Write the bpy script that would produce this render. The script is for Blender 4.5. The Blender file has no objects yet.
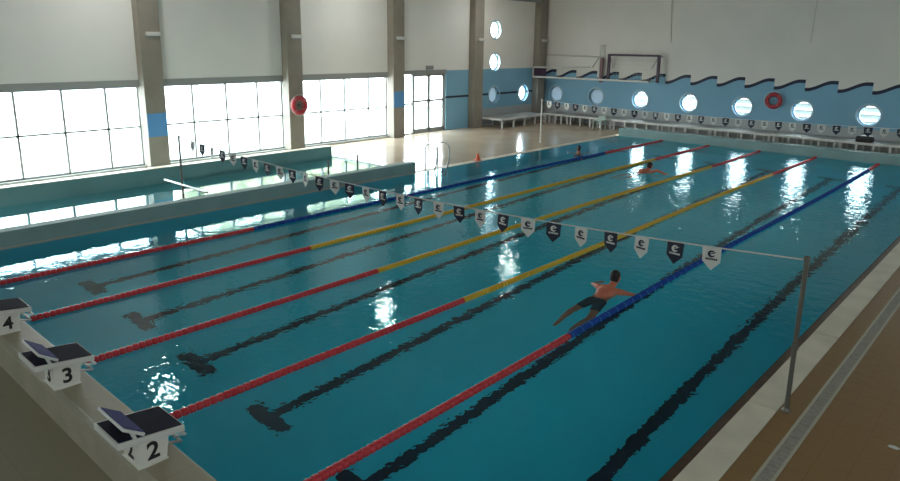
import bpy, bmesh, math, random
from mathutils import Vector, Matrix
random.seed(7)
PI = math.pi
scene = bpy.context.scene
COL = scene.collection

# ------------------------------------------------------------------ materials
def new_mat(name):
    m = bpy.data.materials.new(name); m.use_nodes = True
    nt = m.node_tree; nt.nodes.clear()
    out = nt.nodes.new('ShaderNodeOutputMaterial')
    return m, nt, out

def principled(name, col, rough=0.5, metal=0.0, var=0.0, vscale=3.0, bump=0.0, bscale=30.0, spec=0.5, col2=None, rvar=0.0):
    m, nt, out = new_mat(name)
    b = nt.nodes.new('ShaderNodeBsdfPrincipled'); nt.links.new(b.outputs[0], out.inputs[0])
    b.inputs['Base Color'].default_value = (*col, 1); b.inputs['Roughness'].default_value = rough
    b.inputs['Metallic'].default_value = metal; b.inputs['Specular IOR Level'].default_value = spec
    geo = nt.nodes.new('ShaderNodeNewGeometry')
    if var or col2:
        n = nt.nodes.new('ShaderNodeTexNoise'); n.inputs['Scale'].default_value = vscale; n.inputs['Detail'].default_value = 4
        nt.links.new(geo.outputs['Position'], n.inputs['Vector'])
        r = nt.nodes.new('ShaderNodeValToRGB'); nt.links.new(n.outputs['Fac'], r.inputs['Fac'])
        c2 = col2 or tuple(c*(1-var) for c in col)
        r.color_ramp.elements[0].position = 0.35; r.color_ramp.elements[1].position = 0.65
        r.color_ramp.elements[0].color = (*c2, 1); r.color_ramp.elements[1].color = (*col, 1)
        nt.links.new(r.outputs[0], b.inputs['Base Color'])
        if rvar:
            mr = nt.nodes.new('ShaderNodeMapRange'); nt.links.new(n.outputs['Fac'], mr.inputs[0])
            mr.inputs[1].default_value = .3; mr.inputs[2].default_value = .7
            mr.inputs[3].default_value = rough-rvar; mr.inputs[4].default_value = rough+rvar
            nt.links.new(mr.outputs[0], b.inputs['Roughness'])
    if bump:
        n2 = nt.nodes.new('ShaderNodeTexNoise'); n2.inputs['Scale'].default_value = bscale
        nt.links.new(geo.outputs['Position'], n2.inputs['Vector'])
        bp = nt.nodes.new('ShaderNodeBump'); bp.inputs['Strength'].default_value = bump; bp.inputs['Distance'].default_value = .01
        nt.links.new(n2.outputs['Fac'], bp.inputs['Height']); nt.links.new(bp.outputs[0], b.inputs['Normal'])
    return m

def emission(name, col, s):
    m, nt, out = new_mat(name)
    e = nt.nodes.new('ShaderNodeEmission'); e.inputs[0].default_value = (*col, 1); e.inputs[1].default_value = s
    nt.links.new(e.outputs[0], out.inputs[0]); return m

def frosted_mat(name, c, t):
    m, nt, out = new_mat(name)
    a = nt.nodes.new('ShaderNodeBsdfTranslucent'); a.inputs[0].default_value = (*c, 1)
    b = nt.nodes.new('ShaderNodeBsdfTransparent'); b.inputs[0].default_value = (*t, 1)
    ad = nt.nodes.new('ShaderNodeAddShader'); nt.links.new(a.outputs[0], ad.inputs[0]); nt.links.new(b.outputs[0], ad.inputs[1]); nt.links.new(ad.outputs[0], out.inputs[0])
    return m

def pane_mat(name, tint, gloss=.08):
    m, nt, out = new_mat(name)
    t = nt.nodes.new('ShaderNodeBsdfTransparent'); t.inputs[0].default_value = (*tint, 1)
    g = nt.nodes.new('ShaderNodeBsdfGlossy'); g.inputs['Roughness'].default_value = .02
    mx = nt.nodes.new('ShaderNodeMixShader'); mx.inputs[0].default_value = gloss
    nt.links.new(t.outputs[0], mx.inputs[1]); nt.links.new(g.outputs[0], mx.inputs[2]); nt.links.new(mx.outputs[0], out.inputs[0])
    return m

class NT:
    """tiny helper to chain math nodes"""
    def __init__(s, nt): s.nt = nt
    def m(s, op, a, b=None, c=None):
        n = s.nt.nodes.new('ShaderNodeMath'); n.operation = op
        for i, v in enumerate((a, b, c)):
            if v is None: continue
            if isinstance(v, (int, float)): n.inputs[i].default_value = v
            else: s.nt.links.new(v, n.inputs[i])
        return n.outputs[0]
    def mix(s, f, a, b):
        n = s.nt.nodes.new('ShaderNodeMix'); n.data_type = 'RGBA'
        for i, v in ((0, f), (6, a), (7, b)):
            if isinstance(v, (int, float)): n.inputs[i].default_value = v
            elif isinstance(v, tuple): n.inputs[i].default_value = (*v, 1)
            else: s.nt.links.new(v, n.inputs[i])
        return n.outputs[2]

WHITE_WALL = (.80, .77, .70); BLUE_WALL = (.21, .43, .58); NAVY = (.012, .018, .05); DADO = (.42, .44, .44)
def wall_paint(name, mode):
    m, nt, out = new_mat(name)
    b = nt.nodes.new('ShaderNodeBsdfPrincipled'); nt.links.new(b.outputs[0], out.inputs[0]); b.inputs['Roughness'].default_value = .6
    geo = nt.nodes.new('ShaderNodeNewGeometry'); sp = nt.nodes.new('ShaderNodeSeparateXYZ'); nt.links.new(geo.outputs['Position'], sp.inputs[0])
    X, Y, Z = sp.outputs; h = NT(nt)
    n = nt.nodes.new('ShaderNodeTexNoise'); n.inputs['Scale'].default_value = .7; nt.links.new(geo.outputs['Position'], n.inputs['Vector'])
    white = h.mix(n.outputs['Fac'], tuple(c*.92 for c in WHITE_WALL), tuple(c*1.06 for c in WHITE_WALL))
    blue = h.mix(n.outputs['Fac'], tuple(c*.9 for c in BLUE_WALL), tuple(c*1.1 for c in BLUE_WALL))
    if mode == 'wave':
        t = h.m('FRACT', h.m('DIVIDE', h.m('SUBTRACT', X, 4.12-12.2), 1.22))
        # smooth s-curve from 2.27 to 2.62
        mr = nt.nodes.new('ShaderNodeMapRange'); mr.interpolation_type = 'SMOOTHSTEP'; nt.links.new(t, mr.inputs[0])
        mr.inputs[1].default_value = .05; mr.inputs[2].default_value = .85; mr.inputs[3].default_value = 2.27; mr.inputs[4].default_value = 2.60
        top = mr.outputs[0]
        isblue = h.m('LESS_THAN', Z, top)
        isnavy = h.m('LESS_THAN', h.m('ABSOLUTE', h.m('SUBTRACT', Z, top)), .07)
        dz = .84
    else:
        isblue = h.m('LESS_THAN', Z, 2.74)
        s = h.m('SINE', h.m('MULTIPLY', Y, 40))
        isnavy = h.m('LESS_THAN', h.m('ABSOLUTE', h.m('SUBTRACT', Z, h.m('ADD', 1.52, h.m('MULTIPLY', s, .012)))), .05)
        dz = .84 if mode == 'corner' else -1
    c = h.mix(isblue, white, blue)
    if dz > 0: c = h.mix(h.m('LESS_THAN', Z, dz), c, DADO)
    c = h.mix(isnavy, c, NAVY)
    nt.links.new(c, b.inputs['Base Color'])
    return m

def floor_mat(name, c1, c2, rough=.22, tile=.3, rvar=.1):
    m, nt, out = new_mat(name)
    b = nt.nodes.new('ShaderNodeBsdfPrincipled'); nt.links.new(b.outputs[0], out.inputs[0])
    geo = nt.nodes.new('ShaderNodeNewGeometry'); h = NT(nt)
    n = nt.nodes.new('ShaderNodeTexNoise'); n.inputs['Scale'].default_value = .8; n.inputs['Detail'].default_value = 6; nt.links.new(geo.outputs['Position'], n.inputs['Vector'])
    br = nt.nodes.new('ShaderNodeTexBrick'); nt.links.new(geo.outputs['Position'], br.inputs['Vector'])
    br.offset = 0; br.inputs['Scale'].default_value = 1; br.inputs['Brick Width'].default_value = tile; br.inputs['Row Height'].default_value = tile; br.inputs['Mortar Size'].default_value = .006
    base = h.mix(n.outputs['Fac'], c1, c2)
    f = h.m('MULTIPLY', br.outputs['Fac'], .25)
    nt.links.new(h.mix(f, base, tuple(c*.5 for c in c1)), b.inputs['Base Color'])
    mr = nt.nodes.new('ShaderNodeMapRange'); nt.links.new(n.outputs['Fac'], mr.inputs[0]); mr.inputs[1].default_value = .3; mr.inputs[2].default_value = .7
    mr.inputs[3].default_value = rough-rvar; mr.inputs[4].default_value = rough+rvar
    nt.links.new(mr.outputs[0], b.inputs['Roughness'])
    n2 = nt.nodes.new('ShaderNodeTexNoise'); n2.inputs['Scale'].default_value = 6; nt.links.new(geo.outputs['Position'], n2.inputs['Vector'])
    bp = nt.nodes.new('ShaderNodeBump'); bp.inputs['Strength'].default_value = .25; bp.inputs['Distance'].default_value = .02
    nt.links.new(n2.outputs['Fac'], bp.inputs['Height']); nt.links.new(bp.outputs[0], b.inputs['Normal'])
    return m

def water_mat(name, tint, s1=.02, s2=.006):
    m, nt, out = new_mat(name)
    geo = nt.nodes.new('ShaderNodeNewGeometry')
    def noise(scale, det, dist=0):
        n = nt.nodes.new('ShaderNodeTexNoise'); n.inputs['Scale'].default_value = scale; n.inputs['Detail'].default_value = det
        n.inputs['Distortion'].default_value = dist
        nt.links.new(geo.outputs['Position'], n.inputs['Vector']); return n.outputs['Fac']
    h = NT(nt)
    hh = h.m('ADD', h.m('ADD', h.m('MULTIPLY', noise(1.3, 1, .6), s1), h.m('MULTIPLY', noise(5.0, 2, .4), s2)), h.m('MULTIPLY', noise(12, 1, .2), s2*.32))
    sp = nt.nodes.new('ShaderNodeSeparateXYZ'); nt.links.new(geo.outputs['Position'], sp.inputs[0])
    mr = nt.nodes.new('ShaderNodeMapRange'); mr.interpolation_type = 'SMOOTHSTEP'; nt.links.new(sp.outputs[0], mr.inputs[0])   # calmer along the sheltered left side
    mr.inputs[1].default_value = .5; mr.inputs[2].default_value = 6; mr.inputs[3].default_value = .30; mr.inputs[4].default_value = 1
    m2 = nt.nodes.new('ShaderNodeMapRange'); nt.links.new(sp.outputs[1], m2.inputs[0])
    m2.inputs[1].default_value = 4; m2.inputs[2].default_value = 22; m2.inputs[3].default_value = .66; m2.inputs[4].default_value = 1.6
    hh = h.m('MULTIPLY', h.m('MULTIPLY', hh, mr.outputs[0]), m2.outputs[0])
    bp = nt.nodes.new('ShaderNodeBump'); bp.inputs['Strength'].default_value = 1; bp.inputs['Distance'].default_value = 1
    nt.links.new(hh, bp.inputs['Height'])
    g = nt.nodes.new('ShaderNodeBsdfGlass'); g.inputs['IOR'].default_value = 1.33; g.inputs['Roughness'].default_value = 0
    g.inputs['Color'].default_value = (*tint, 1)
    nt.links.new(bp.outputs[0], g.inputs['Normal']); nt.links.new(g.outputs[0], out.inputs[0])
    return m

def tile_mat(name, c1, c2):
    return principled(name, c1, .45, col2=c2, vscale=.6)

M = dict(
    white_wall=principled('white painted panel', (.80,.80,.755), .6, var=.04, vscale=.6),
    concrete=principled('beige concrete', (.29,.26,.215), .7, var=.12, vscale=2, bump=.2, bscale=25),
    frame=principled('grey window frame', (.30,.31,.30), .5),
    header=principled('grey blind header', (.27,.28,.27), .6),
    ceil=principled('ceiling panels', (.30,.30,.29), .8, var=.05),
    dark_wall=principled('grey hall wall', (.35,.35,.33), .8, var=.05),
    deck=floor_mat('tan deck tile', (.23,.13,.048), (.27,.155,.06), .38, rvar=.05),
    left_deck=floor_mat('wet beige deck tile', (.50,.39,.27), (.60,.48,.35), .15, .25, .06),
    rim=principled('pale nosing', (.40,.36,.27), .5, var=.15, vscale=3),
    start_floor=floor_mat('dark wet concrete floor', (.22,.19,.125), (.28,.24,.165), .40, 1.2),
    start_deck=floor_mat('grey beige concrete deck', (.29,.245,.165), (.35,.30,.21), .5, 1.2),
    coping=principled('white coping', (.70,.62,.48), .45, var=.15, vscale=2),
    edge_tile=principled('brown edge tile', (.10,.055,.03), .35, var=.3, vscale=8),
    wading_wall=principled('teal wading wall tiles', (.22,.43,.42), .6, var=.1, vscale=1.5),
    teal_wall=principled('teal parapet tiles', (.25,.38,.37), .7, var=.12, vscale=1.5),
    lip=principled('parapet lip', (.42,.36,.30), .5),
    pool_tile=tile_mat('pool tile', (.030,.68,.84), (.024,.63,.78)),
    shallow_tile=tile_mat('wading pool tile', (.10,.42,.46), (.08,.36,.40)),
    lane_line=principled('navy lane line', (.003,.010,.035), .5),
    water=water_mat('pool water', (.78,.975,1.0), .007, .0095),
    wading_water=water_mat('wading water', (.95,.99,1.0), .0015, .0004),
    pane=pane_mat('clear pane', (.92,.96,.96)),
    fill_pane=pane_mat('tinted fill pane', (.36,.37,.36)),  # for the added high windows; the tint sets how much fill enters
    pane_dim=frosted_mat('film covered pane', (.12,.14,.15), (.05,.055,.06)),
    port_ring=principled('porthole ring', (.38,.52,.60), .4),
    white=principled('white paint', (.68,.67,.63), .45, var=.08, vscale=4),
    white_plastic=principled('white plastic', (.72,.70,.64), .4),
    ladder_steel=principled('dull ladder steel', (.30,.31,.31), .35, metal=.8),
    steel=principled('stainless steel', (.55,.56,.55), .3, metal=1),
    grey_post=principled('dull grey steel', (.15,.14,.12), .45, metal=.4),
    black=principled('black rubber', (.015,.015,.018), .6),
    navy_top=principled('navy non slip surface', (.010,.011,.024), .85, bump=.4, bscale=220, spec=.12),
    fin_blue=principled('blue non slip fin', (.04,.045,.17), .8, bump=.4, bscale=220, spec=.15),
    red_float=principled('red float', (.52,.024,.034), .4),
    yellow_float=principled('yellow float', (.62,.40,.012), .35),
    blue_float=principled('blue float', (.006,.055,.30), .65, spec=.2),
    pale_blue=principled('pale blue float', (.04,.16,.46), .6, spec=.2),
    pink_float=principled('pale red float', (.62,.12,.10), .3),
    cord=principled('white cord', (.62,.64,.62), .6),
    flag_white=principled('white pennant', (.66,.66,.62), .6),
    flag_navy=principled('navy pennant', (.014,.018,.04), .6),
    red=principled('red ring', (.42,.03,.045), .5),
    ring_band=principled('ring rope', (.42,.12,.12), .6),
    blue_panel=principled('blue panel', (.10,.30,.60), .5),
    purple=principled('dark purple tube', (.05,.02,.045), .4),
    mauve=principled('mauve padding', (.26,.15,.16), .6),
    bench_top=principled('grey bench top', (.34,.34,.31), .6, var=.1),
    cable=principled('wall cable', (.62,.60,.54), .6),
    orange=principled('orange cone', (.75,.10,.03), .45),
    skin=principled('skin', (.56,.165,.09), .5, var=.15, vscale=9),
    hair=principled('dark hair', (.012,.010,.009), .6, bump=.5, bscale=90),
    trunks=principled('dark swim trunks', (.012,.02,.04), .6),
    pebble=principled('drain slats', (.34,.31,.26), .6, var=.2, vscale=15),
    drain_edge=principled('drain edging', (.42,.38,.30), .5),
    lamp_on=emission('lamp diffuser', (1,.97,.93), 90),
    patio=principled('pale paving', (.62,.62,.60), .9, var=.1),
    lawn=principled('clipped lawn', (.11,.14,.10), .95, var=.3, vscale=2),
    hedge=principled('hedge leaves', (.56,.57,.38), .9, var=.2, vscale=3),
    outer_wall=principled('far outside wall', (.15,.175,.175), .9, var=.1),
    seat_green=principled('faded plastic', (.38,.48,.42), .5),
    mark=principled('black numeral', (.012,.012,.014), .6),
)
M['back_wall'] = wall_paint('wave painted wall', 'wave')
M['corner_wall'] = wall_paint('corner painted wall', 'corner')
M['bay_wall'] = wall_paint('bay painted wall', 'bay')

# ------------------------------------------------------------------ mesh helpers
class MB:
    def __init__(s): s.bm = bmesh.new()
    def box(s, a, b, bev=0.0):
        t = bmesh.new(); bmesh.ops.create_cube(t, size=1)
        c = [(a[i]+b[i])/2 for i in range(3)]; d = [abs(b[i]-a[i]) for i in range(3)]
        for v in t.verts: v.co = Vector((v.co[i]*d[i]+c[i] for i in range(3)))
        if bev: bmesh.ops.bevel(t, geom=t.edges[:]+t.verts[:], offset=bev, segments=2, affect='EDGES', profile=.6)
        return s.add(t)
    def add(s, t, mat=None):
        if mat is not None: bmesh.ops.transform(t, matrix=mat, verts=t.verts)
        me = bpy.data.meshes.new('tmp'); t.to_mesh(me); t.free(); s.bm.from_mesh(me); bpy.data.meshes.remove(me); return s
    def obox(s, a, b, w, h, up=(0,0,1), bev=0):
        """bar of rectangular section from a to b"""
        a = Vector(a); b = Vector(b); d = b-a; L = d.length; d.normalize(); u = Vector(up)
        x = d.cross(u)
        if x.length < 1e-4: x = d.cross(Vector((0,1,0)))
        x.normalize(); u = x.cross(d)
        t = bmesh.new(); bmesh.ops.create_cube(t, size=1)
        for v in t.verts: v.co = a + d*((v.co.y+.5)*L) + x*(v.co.x*w) + u*(v.co.z*h)
        bmesh.ops.recalc_face_normals(t, faces=t.faces)
        if bev: bmesh.ops.bevel(t, geom=t.edges[:]+t.verts[:], offset=bev, segments=2, affect='EDGES')
        return s.add(t)
    def tube(s, pts, r, n=10, closed=False, cap=True):
        pts = [Vector(p) for p in pts]; t = bmesh.new(); rings = []
        N = len(pts); prev = None
        for i, p in enumerate(pts):
            if closed: d = pts[(i+1) % N]-pts[i-1]
            else: d = pts[min(i+1, N-1)]-pts[max(i-1, 0)]
            d.normalize()
            if prev is None:
                x = d.cross(Vector((0,0,1)))
                if x.length < 1e-3: x = d.cross(Vector((0,1,0)))
            else: x = prev-d*prev.dot(d)
            x.normalize(); prev = x; y = d.cross(x)
            rr = r[i] if isinstance(r, (list, tuple)) else r
            rings.append([t.verts.new(p+(x*math.cos(2*PI*k/n)+y*math.sin(2*PI*k/n))*rr) for k in range(n)])
        for i in range(N if closed else N-1):
            A, B = rings[i], rings[(i+1) % N]
            for k in range(n): t.faces.new((A[k], A[(k+1) % n], B[(k+1) % n], B[k]))
        if cap and not closed: t.faces.new(rings[0][::-1]); t.faces.new(rings[-1])
        bmesh.ops.recalc_face_normals(t, faces=t.faces)
        return s.add(t)
    def lathe(s, prof, origin=(0,0,0), n=20, mat=None):
        """profile of (r,z) about z"""
        t = bmesh.new(); o = Vector(origin); rings = []
        for r, z in prof:
            rings.append([t.verts.new((r*math.cos(2*PI*k/n), r*math.sin(2*PI*k/n), z)) for k in range(n)] if r > 1e-6 else [t.verts.new((0,0,z))])
        for A, B in zip(rings, rings[1:]):
            for k in range(n):
                a0, a1 = A[k % len(A)], A[(k+1) % len(A)]; b0, b1 = B[k % len(B)], B[(k+1) % len(B)]
                vs = []
                for v in (a0, a1, b1, b0):
                    if v not in vs: vs.append(v)
                if len(vs) > 2: t.faces.new(vs)
        bmesh.ops.recalc_face_normals(t, faces=t.faces)
        if mat is not None: bmesh.ops.transform(t, matrix=mat, verts=t.verts)
        bmesh.ops.translate(t, vec=o, verts=t.verts)
        return s.add(t)
    def prism(s, poly, fn, d0, d1):
        """extrude 2D polygon; fn(u,v,d)->3D"""
        t = bmesh.new()
        A = [t.verts.new(fn(u, v, d0)) for u, v in poly]; B = [t.verts.new(fn(u, v, d1)) for u, v in poly]
        t.faces.new(A); t.faces.new(B[::-1]); n = len(poly)
        for i in range(n): t.faces.new((A[i], B[i], B[(i+1) % n], A[(i+1) % n]))
        bmesh.ops.recalc_face_normals(t, faces=t.faces)
        return s.add(t)
    def ellipsoid(s, c, r, seg=16, mat=None):
        t = bmesh.new(); bmesh.ops.create_uvsphere(t, u_segments=seg, v_segments=max(8, seg//2+2), radius=1)
        for v in t.verts: v.co = Vector((v.co.x*r[0], v.co.y*r[1], v.co.z*r[2]))
        if mat is not None: bmesh.ops.transform(t, matrix=mat, verts=t.verts)
        bmesh.ops.translate(t, vec=Vector(c), verts=t.verts); return s.add(t)
    def capsule(s, a, ra, b, rb, n=12):
        a = Vector(a); b = Vector(b); d = (b-a).normalized(); pts = []; rs = []
        for k in range(5):
            th = PI/2*(1-k/5); pts.append(a-d*ra*math.sin(th)); rs.append(max(ra*math.cos(th), ra*.05))
        pts.append(a); rs.append(ra); pts.append(b); rs.append(rb)
        for k in range(1, 6):
            th = PI/2*k/5; pts.append(b+d*rb*math.sin(th)); rs.append(max(rb*math.cos(th), rb*.05))
        return s.tube(pts, rs, n)
    def build(s, name, mat, parent=None, smooth=False, loc=None):
        me = bpy.data.meshes.new(name); s.bm.to_mesh(me); s.bm.free()
        me.materials.append(mat)
        o = bpy.data.objects.new(name, me); COL.objects.link(o)
        if parent is not None: o.parent = parent
        if loc is not None: o.location = loc
        if smooth:
            for p in me.polygons: p.use_smooth = True
            try: me.set_sharp_from_angle(angle=math.radians(40))
            except Exception: pass
        return o

def tag(o, label=None, cat=None, group=None, kind=None):
    if label: o['label'] = label
    if cat: o['category'] = cat
    if group: o['group'] = group
    if kind: o['kind'] = kind
    return o
def empty(name, loc=(0,0,0), rz=0):
    o = bpy.data.objects.new(name, None); COL.objects.link(o); o.location = loc; o.rotation_euler = (0,0,rz); o.empty_display_size = .2; return o
def thing(name, label, cat, loc=(0,0,0), rz=0, group=None): return tag(empty(name, loc, rz), label, cat, group)
def struct(name, mb, mat, parent=None, smooth=False):
    o = mb.build(name, mat, parent, smooth)
    if parent is None: o['kind'] = 'structure'
    return o
def struct_empty(name, loc=(0,0,0)):
    o = empty(name, loc); o['kind'] = 'structure'; return o
def copy_tree(o, parent=None):
    c = o.copy(); COL.objects.link(c)
    if parent is not None: c.parent = parent
    for ch in list(o.children): copy_tree(ch, c)
    return c
def circle(cx, cy, r, n=32): return [(cx+r*math.cos(2*PI*k/n), cy+r*math.sin(2*PI*k/n)) for k in range(n)]

def text_mesh(txt, size, depth, mat, name, parent, matrix):
    cu = bpy.data.curves.new('tmp_text', 'FONT'); cu.body = txt; cu.size = size; cu.extrude = depth; cu.align_x = 'CENTER'; cu.align_y = 'CENTER'
    cu.offset = size*.022
    t = bpy.data.objects.new('tmp_text', cu); COL.objects.link(t)
    dg = bpy.context.evaluated_depsgraph_get(); me = bpy.data.meshes.new_from_object(t.evaluated_get(dg))
    bpy.data.objects.remove(t); bpy.data.curves.remove(cu)
    me.transform(matrix); me.name = name; me.materials.clear(); me.materials.append(mat)
    o = bpy.data.objects.new(name, me); COL.objects.link(o); o.parent = parent; return o

# ------------------------------------------------------------------ dimensions (metres; x across the pool, y along it, z up from the water)
W, L = 12.5, 25.0
Y0 = -.2                      # near pool wall
XL, YB, XR, YN, ZC = -6.6, 28.3, 18.5, -8.0, 7.2
WH = .34                      # height of the raised pool ends
COLS = [1.43, 6.64, 11.87, 17.06, 22.28, 27.5]; CW, CP = .64, .36
ROPES = [2.15, 4.15, 6.15, 8.15, 10.16]
LANES = [1.08, 3.15, 5.15, 7.15, 9.16, 11.22]
DEPTH0, DEPTH1 = 2.42, 2.05

# ------------------------------------------------------------------ floors
def slab(x0, y0, x1, y1, z0=-.25, z1=0.0): return MB().box((x0, y0, z0), (x1, y1, z1))
f = MB(); f.box((12.92, YN, -.3), (13.14, YB, 0)); f.box((13.31, YN, -.3), (XR, YB, 0)); f.box((-7.2, YN, -.3), (12.92, -.64, 0))
M_floor = M['deck']
o = MB(); o.box((12.92, -.64, -.3), (13.14, YB, 0)); o.box((13.31, -.64, -.3), (XR, YB, 0)); struct('floor', o, M['deck'])
o = MB(); o.box((XL-.3, YN, -.3), (XR, -.64, 0)); struct('floor', o, M['start_floor'])
o = MB(); o.box((XL-.3, -.64, -.3), (-4.65, 12.3, 0)); o.box((XL-.3, 12.3, -.3), (-.30, YB, 0)); o.box((-.30, 25.6, -.3), (12.92, YB, 0)); struct('floor', o, M['left_deck'])
# drain channel along the right deck
d = MB(); d.box((13.17, -.64, -.3), (13.28, YB, -.007))
y = -.6
while y < YB-.1:
    d.box((13.17, y, -.02), (13.28, y+.05, -.004)); y += .085
struct('trim_1', d, M['pebble'])
d = MB(); d.box((13.14, -.64, -.3), (13.17, YB, .003)); d.box((13.28, -.64, -.3), (13.31, YB, .003)); struct('trim_2', d, M['drain_edge'])
# right coping slabs and brown overflow tiles
c = MB(); yy = [-.64]+[4.94+2.66*k for k in range(-1, 9)]+[YB]
yy = sorted(set(v for v in yy if v <= YB))
for a, b in zip(yy, yy[1:]): c.box((12.60, a+.012, -.3), (12.915, b-.012, .006), .006)
struct('trim_3', c, M['coping'])
e = MB(); e.box((W, Y0, -2.6), (12.60, 25.6, -.01)); struct('trim_4', e, M['edge_tile'])
# left edge: white coping beyond the parapet
c = MB(); c.box((-.30, 12.1, -2.6), (0, 25.0, .005)); struct('trim_5', c, M['coping'])

# ------------------------------------------------------------------ pool
p = MB(); t = bmesh.new()
def quad(bm, *pts): bm.faces.new([bm.verts.new(q) for q in pts])
quad(t, (0, Y0, -DEPTH0), (W, Y0, -DEPTH0), (W, 25, -DEPTH1), (0, 25, -DEPTH1))
p.add(t); p.box((-.02, Y0-.02, -DEPTH0-.05), (.006, 25.02, -.01)); p.box((W-.004, Y0, -DEPTH0), (W+.0, 25, -.02)); p.box((0, Y0-.02, -DEPTH0), (W, Y0, 0)); p.box((0, 25, -DEPTH0), (W, 25.02, 0))
struct('pool_basin', p, M['pool_tile'])
def zb(y): return -DEPTH0+(DEPTH0-DEPTH1)*(y-Y0)/(25-Y0)
ln = MB()
for x in LANES:
    for (xa, xb, ya, yb_) in ((x-.10, x+.10, 2.15, 22.85), (x-.42, x+.42, 1.9, 2.15), (x-.42, x+.42, 22.85, 23.1)):
        t = bmesh.new(); quad(t, (xa, ya, zb(ya)+.006), (xb, ya, zb(ya)+.006), (xb, yb_, zb(yb_)+.006), (xa, yb_, zb(yb_)+.006)); ln.add(t)
struct('lane_markings', ln, M['lane_line'])
t = bmesh.new(); quad(t, (0, Y0, 0), (W, Y0, 0), (W, L, 0), (0, L, 0)); w = MB(); w.add(t)
wo = w.build('pool_water', M['water']); tag(wo, 'teal rippled water filling the six lane swimming pool', 'water', kind='stuff')

# raised pool walls: left divider, turning end, starting end
q = MB(); q.box((-.30, Y0-.44, -2.6), (0, 12.1, WH)); struct('wall_divider', q, M['teal_wall'])
q = MB(); q.box((-.005, Y0, .0), (.012, 12.1, .035)); struct('trim_6', q, M['lip'])
q = MB(); q.box((-.02, 25.02, -2.6), (12.6, 25.6, WH)); struct('wall_turning_end', q, M['teal_wall'])
q = MB(); q.box((-.30, -.64, -2.6), (12.92, Y0-.02, WH), .015); struct('wall_starting_end', q, M['start_deck'])
q = MB(); q.box((-.30, -.652, -.02), (12.92, -.565, WH+.006), .012); struct('trim_10', q, M['rim'])  # paler strip over the rear edge of the starting plinth
# wading pool
q = MB(); q.box((-4.65, -3.0, -.6), (-4.4, 12.3, WH)); struct('wall_wading_pool', q, M['wading_wall'])
q = MB(); q.box((-4.68, -3.0, WH), (-4.38, 12.3, WH+.02)); struct('trim_7', q, M['coping'])
q = MB(); q.box((-4.4, -.62, -.6), (-.30, 12.3, -.5)); q.box((-4.4, 12.1, -.5), (-.3, 12.3, -.02)); struct('wading_basin', q, M['shallow_tile'])
t = bmesh.new(); quad(t, (-4.4, -.64, -.01), (-.30, -.64, -.01), (-.30, 12.1, -.01), (-4.4, 12.1, -.01)); w = MB(); w.add(t)
wo = w.build('wading_pool_water', M['wading_water']); tag(wo, 'calm water of the narrow wading pool between the low teal walls', 'water', kind='stuff')

# ------------------------------------------------------------------ shell
def holed(rect, holes, fn, d0, d1, mb):
    """wall rect (s0,t0,s1,t1) with round holes [(s,t,r)], thickness d0..d1"""
    s0, t0, s1, t1 = rect
    def solid(a, b, c, d):
        if c-a > 1e-4 and d-b > 1e-4: mb.prism([(a, b), (c, b), (c, d), (a, d)], fn, d0, d1)
    cols = {}
    for s, tt, r in holes: cols.setdefault(round(s, 3), []).append((s, tt, r))
    cur = s0
    for key in sorted(cols):
        hs = sorted(cols[key], key=lambda h: h[1]); m = hs[0][2]+.08; s = hs[0][0]
        solid(cur, t0, s-m, t1); cy = t0
        for (s, tt, r) in hs:
            solid(s-m, cy, s+m, tt-m); cy = tt+m
            n = 32; bm = bmesh.new(); ring = {}
            for dd in (d0, d1):
                I = []; O = []
                for k in range(n):
                    a = 2*PI*k/n; c_, s_ = math.cos(a), math.sin(a); q = m/max(abs(c_), abs(s_))
                    I.append(bm.verts.new(fn(s+r*c_, tt+r*s_, dd))); O.append(bm.verts.new(fn(s+q*c_, tt+q*s_, dd)))
                ring[dd] = (I, O)
            for k in range(n):
                k2 = (k+1) % n
                for dd in (d0, d1):
                    I, O = ring[dd]; bm.faces.new((I[k], I[k2], O[k2], O[k]))
                A, B = ring[d0][0], ring[d1][0]; bm.faces.new((A[k], A[k2], B[k2], B[k]))
            bmesh.ops.recalc_face_normals(bm, faces=bm.faces); mb.add(bm)
        solid(s-m, cy, s+m, t1); cur = s+m
    solid(cur, t0, s1, t1)

# left wall (inner face at x = XL)
lw = MB(); T = .30
lw.box((XL-T, YN, 0), (XL, COLS[0], ZC))
for k in range(3):
    a, b = COLS[k]+CW, COLS[k+1]
    lw.box((XL-T, a, 2.75), (XL, b, ZC)); lw.box((XL-T, a, -.3), (XL, b, .08))
lw.box((XL-T, COLS[3]+CW, 2.78), (XL, COLS[4], ZC))
for y in COLS: lw.box((XL-T, y, -.3), (XL-.02, y+CW, ZC))
struct('wall_left', lw, M['white_wall'])
bw = MB(); bw.box((XL-T, 20.70, -.3), (XL, COLS[4], 2.78)); struct('wall_left_bay', bw, M['bay_wall'])
cw = MB(); PORT_L = [(24.25, 1.46), (24.25, 3.07), (24.25, 4.61), (26.69, 1.46)]
holed((COLS[4]+CW, -.3, YB, ZC), [(s, z, .43) for s, z in PORT_L], lambda s, t, d: (XL-d, s, t), 0, T, cw)
struct('wall_left_corner', cw, M['corner_wall'])
for i, y in enumerate(COLS): struct('column', MB().box((XL-.02, y, 0), (XL+CP, y+CW, ZC), .012), M['concrete'])
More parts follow.
